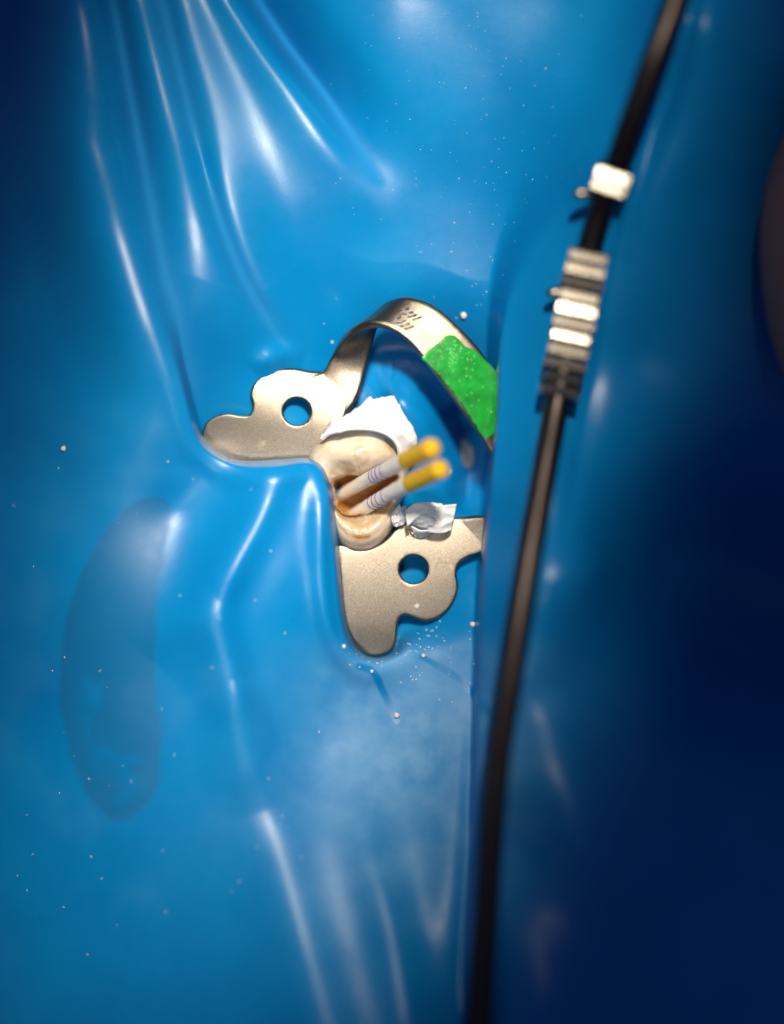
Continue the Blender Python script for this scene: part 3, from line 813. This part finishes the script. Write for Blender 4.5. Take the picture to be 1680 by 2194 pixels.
# ------------------------------------------------------------------ wire frame
frame = empty('wire_stretcher')
tag(frame, 'blurred dark wire frame with ribs shaped as bright highlight bands crossing the right side', 'frame')
WL = [(1560, -420, 1.42), (1480, -120, 1.42), (1444, 10, 1.42), (1398, 135, 1.42), (1353, 262, 1.3), (1310, 386, 1.1), (1276, 482, .95), (1240, 640, .85), (1198, 841, .88), (1169, 998, 1.05), (1129, 1226, 1.3), (1092, 1455, 1.42), (1061, 1683, 1.42), (1041, 1969, 1.42), (1024, 2194, 1.42), (1000, 2600, 1.42)]
wl = catmull(WL, 10); wp = [P(*q) for q in wl]
v, f_ = tube(wp, [.105] * len(wp), 20)
frame.location = P(1240, 640, .75)
o = link('wire', mesh('wire', v, f_), M['wire']); attach(o, frame)
def wire_at(vv):
    i = int(np.argmin(np.abs(wl[:, 1] - vv))); i = min(max(i, 1), len(wp) - 2)
    t = (vv - wl[i - 1, 1]) / (wl[i + 1, 1] - wl[i - 1, 1]); return wp[i - 1].lerp(wp[i + 1], t), (wp[i + 1] - wp[i - 1]).normalized()
def lathe_on_wire(name, vv, prof, mat_, lab=None):
    c, d = wire_at(vv)
    v, f_ = tube([c + d * q[0] for q in prof], [q[1] for q in prof], 28)
    o = link(name, mesh(name, v, f_), mat_); attach(o, frame)
    if lab: o['label'] = lab
    return o
def glint_rib(vv, half, rad, lift, slope):
    # one flat step across the wire, tilted to stand in for a highlight band
    c, d = wire_at(vv); side = d.cross(Vector((0, 0, 1))).normalized(); up_ = side.cross(d).normalized()
    if up_.z < 0: up_ = -up_
    prof = [(-1, -.25), (-1, -.03), (-.90, 0), (.90, 0), (1, -.03), (1, -.25)]
    vts, fcs = [], []
    xs = ((-1, -.02), (-.965, 0), (.965, 0), (1, -.02))
    for x, dz in xs:
        for q, h in prof: vts.append(c + side * (x * half) + d * (q * rad) + up_ * (lift + h + dz + slope * q * rad))
    n_ = len(prof)
    for i in range(len(xs) - 1):
        for j in range(n_): fcs.append((i * n_ + j, i * n_ + (j + 1) % n_, (i + 1) * n_ + (j + 1) % n_, (i + 1) * n_ + j))
    fcs.append(tuple(range(n_))); fcs.append(tuple(range((len(xs) - 1) * n_, len(xs) * n_)))
    me = mesh('glint_rib', vts, fcs); bm = bmesh.new(); bm.from_mesh(me); bmesh.ops.recalc_face_normals(bm, faces=bm.faces); bm.to_mesh(me); bm.free()
    o = link('glint_rib', me, M['bead'], None, False); attach(o, frame)
SL = [.47, .42, .48, .30, .22, .27, .18, .24, .30, .36, .32]
for k, vv in enumerate(np.linspace(546, 842, 11)):
    glint_rib(vv, .168 + .008 * ((k * 7) % 3 - 1), .032 + .006 * ((k * 5) % 3), .13, SL[k])
glint_rib(368, .14, .036, .13, .60); glint_rib(392, .14, .036, .13, .66)
for vv in (410, 622):
    c, d = wire_at(vv); side = Vector((-1, -.1, .15)).normalized()
    ax = [c + side * q for q in (.05, .16, .22, .27, .29)]
    v, f_ = tube(ax, [.045, .045, .045, .035, .012], 16); o = link('prong', mesh('prong', v, f_), M['bead']); attach(o, frame)

# ------------------------------------------------------------------ skin beside the sheet
bm = bmesh.new(); bmesh.ops.create_uvsphere(bm, u_segments=48, v_segments=32, radius=1.0)
for v in bm.verts:
    v.co = Vector((v.co.x * 1.0, v.co.y * 1.7, v.co.z * 1.2)) * (1 + .05 * noise.noise(v.co * 1.6))
me = bpy.data.meshes.new('person'); bm.to_mesh(me); bm.free()
o = link('person', me, M['skin']); o.location = P(1895, 540, 1.1)
tag(o, 'blurred patch of brown skin at the right edge beside the blue sheet', 'person')

# ------------------------------------------------------------------ crumbs and dust
def crumb_mesh(r, seed):
    bm = bmesh.new(); bmesh.ops.create_icosphere(bm, subdivisions=2, radius=r)
    for v in bm.verts: v.co *= 1 + .45 * noise.noise(v.co.normalized() * 1.8 + Vector((seed * 3.1, 0, 0)))
    for v in bm.verts: v.co.z *= .7
    me = bpy.data.meshes.new('crumb'); bm.to_mesh(me); bm.free(); return me
CR = [(993, 676, .030, 'largest white crumb on the blue sheet above the green mark'),
      (712, 733, .012, 'tiny pale crumb just left of the bow'),
      (893, 1299, .024, 'white crumb lying on the lower clamp wing'),
      (850, 1533, .026, 'pale crumb at the end of a wiped track below the clamp'),
      (907, 1405, .018, 'white crumb right of the tip of the lower wing'),
      (1013, 1338, .026, 'white crumb beside the lifted sheet edge, right of the lower wing'),
      (797, 1438, .016, 'white crumb straight below the tip of the lower wing'),
      (737, 1385, .018, 'white crumb left of the tip of the lower wing'),
      (136, 961, .022, 'lone pale crumb on the dark left side of the sheet'),
      (964, 1010, .014, 'small white crumb right of the yellow ends')]
for i, (u, v, r, lab) in enumerate(CR):
    o = link('crumb', crumb_mesh(r, i + 1), M['crumb'])
    z = float(z_low(np.array([u]), np.array([v]))[0]) if i == 2 else zdam(u, v)
    o.location = P(u, v, z + r * .35); o.rotation_euler = (0, 0, i * 1.3)
    tag(o, lab, 'crumb', 'white crumbs')
fl = plate('powder_flake', [(990, 938), (1000, 948), (1012, 962), (1014, 985), (1008, 1002), (996, 998), (988, 975), (988, 955)], [], lambda a, b: dam_height(a, b) + .03 + .02 * fbm(a, b, 9, 5), .03, .01, 3.5, M['flake'], None, 4, .6)
tag(fl, 'grey glittering flake stuck to the sheet right of the yellow ends', 'flake'); recenter(fl)

bv, bfc = [], []
def speck(u, v, r, zf=None):
    z = zf if zf is not None else None
    dome(P(u, v, z), Vector((0, 0, 1)), r, r * .6, 5, rng.uniform(.1, 1.2))
us, vs_, rs = [], [], []
for i in range(230):      # dust on the upper field
    us.append(rng.normal(1040, 130)); vs_.append(rng.uniform(20, 700)); rs.append(abs(rng.normal(.001, .0018)) + .0012)
for i in range(45):      # grit below the clamp
    us.append(rng.normal(930, 70)); vs_.append(rng.normal(1400, 55)); rs.append(abs(rng.normal(.003, .004)) + .002)
for i in range(50):
    us.append(rng.uniform(20, 700)); vs_.append(rng.uniform(950, 2100)); rs.append(abs(rng.normal(.004, .003)) + .002)
for i in range(40):
    a = rng.uniform(0, 1); us.append(745 + 215 * a + rng.normal(0, 10)); vs_.append(1408 - 70 * a * a + rng.normal(0, 12)); rs.append(abs(rng.normal(.003, .004)) + .002)
us = np.array(us); vs_ = np.array(vs_); rs = np.minimum(np.array(rs), .0075)
zz = dam_height(us, vs_)
for a, b, r, z in zip(us, vs_, rs, zz):
    if a > 1330 or (in_poly(np.array([a]), np.array([b]), R_POLY)[0] and b > 400): continue
    speck(a, b, r, z)
dust = link('dust_specks', mesh('dust_specks', bv, bfc), M['crumb'])
tag(dust, 'fine white dust specks scattered over the blue sheet', 'dust', None, 'stuff')
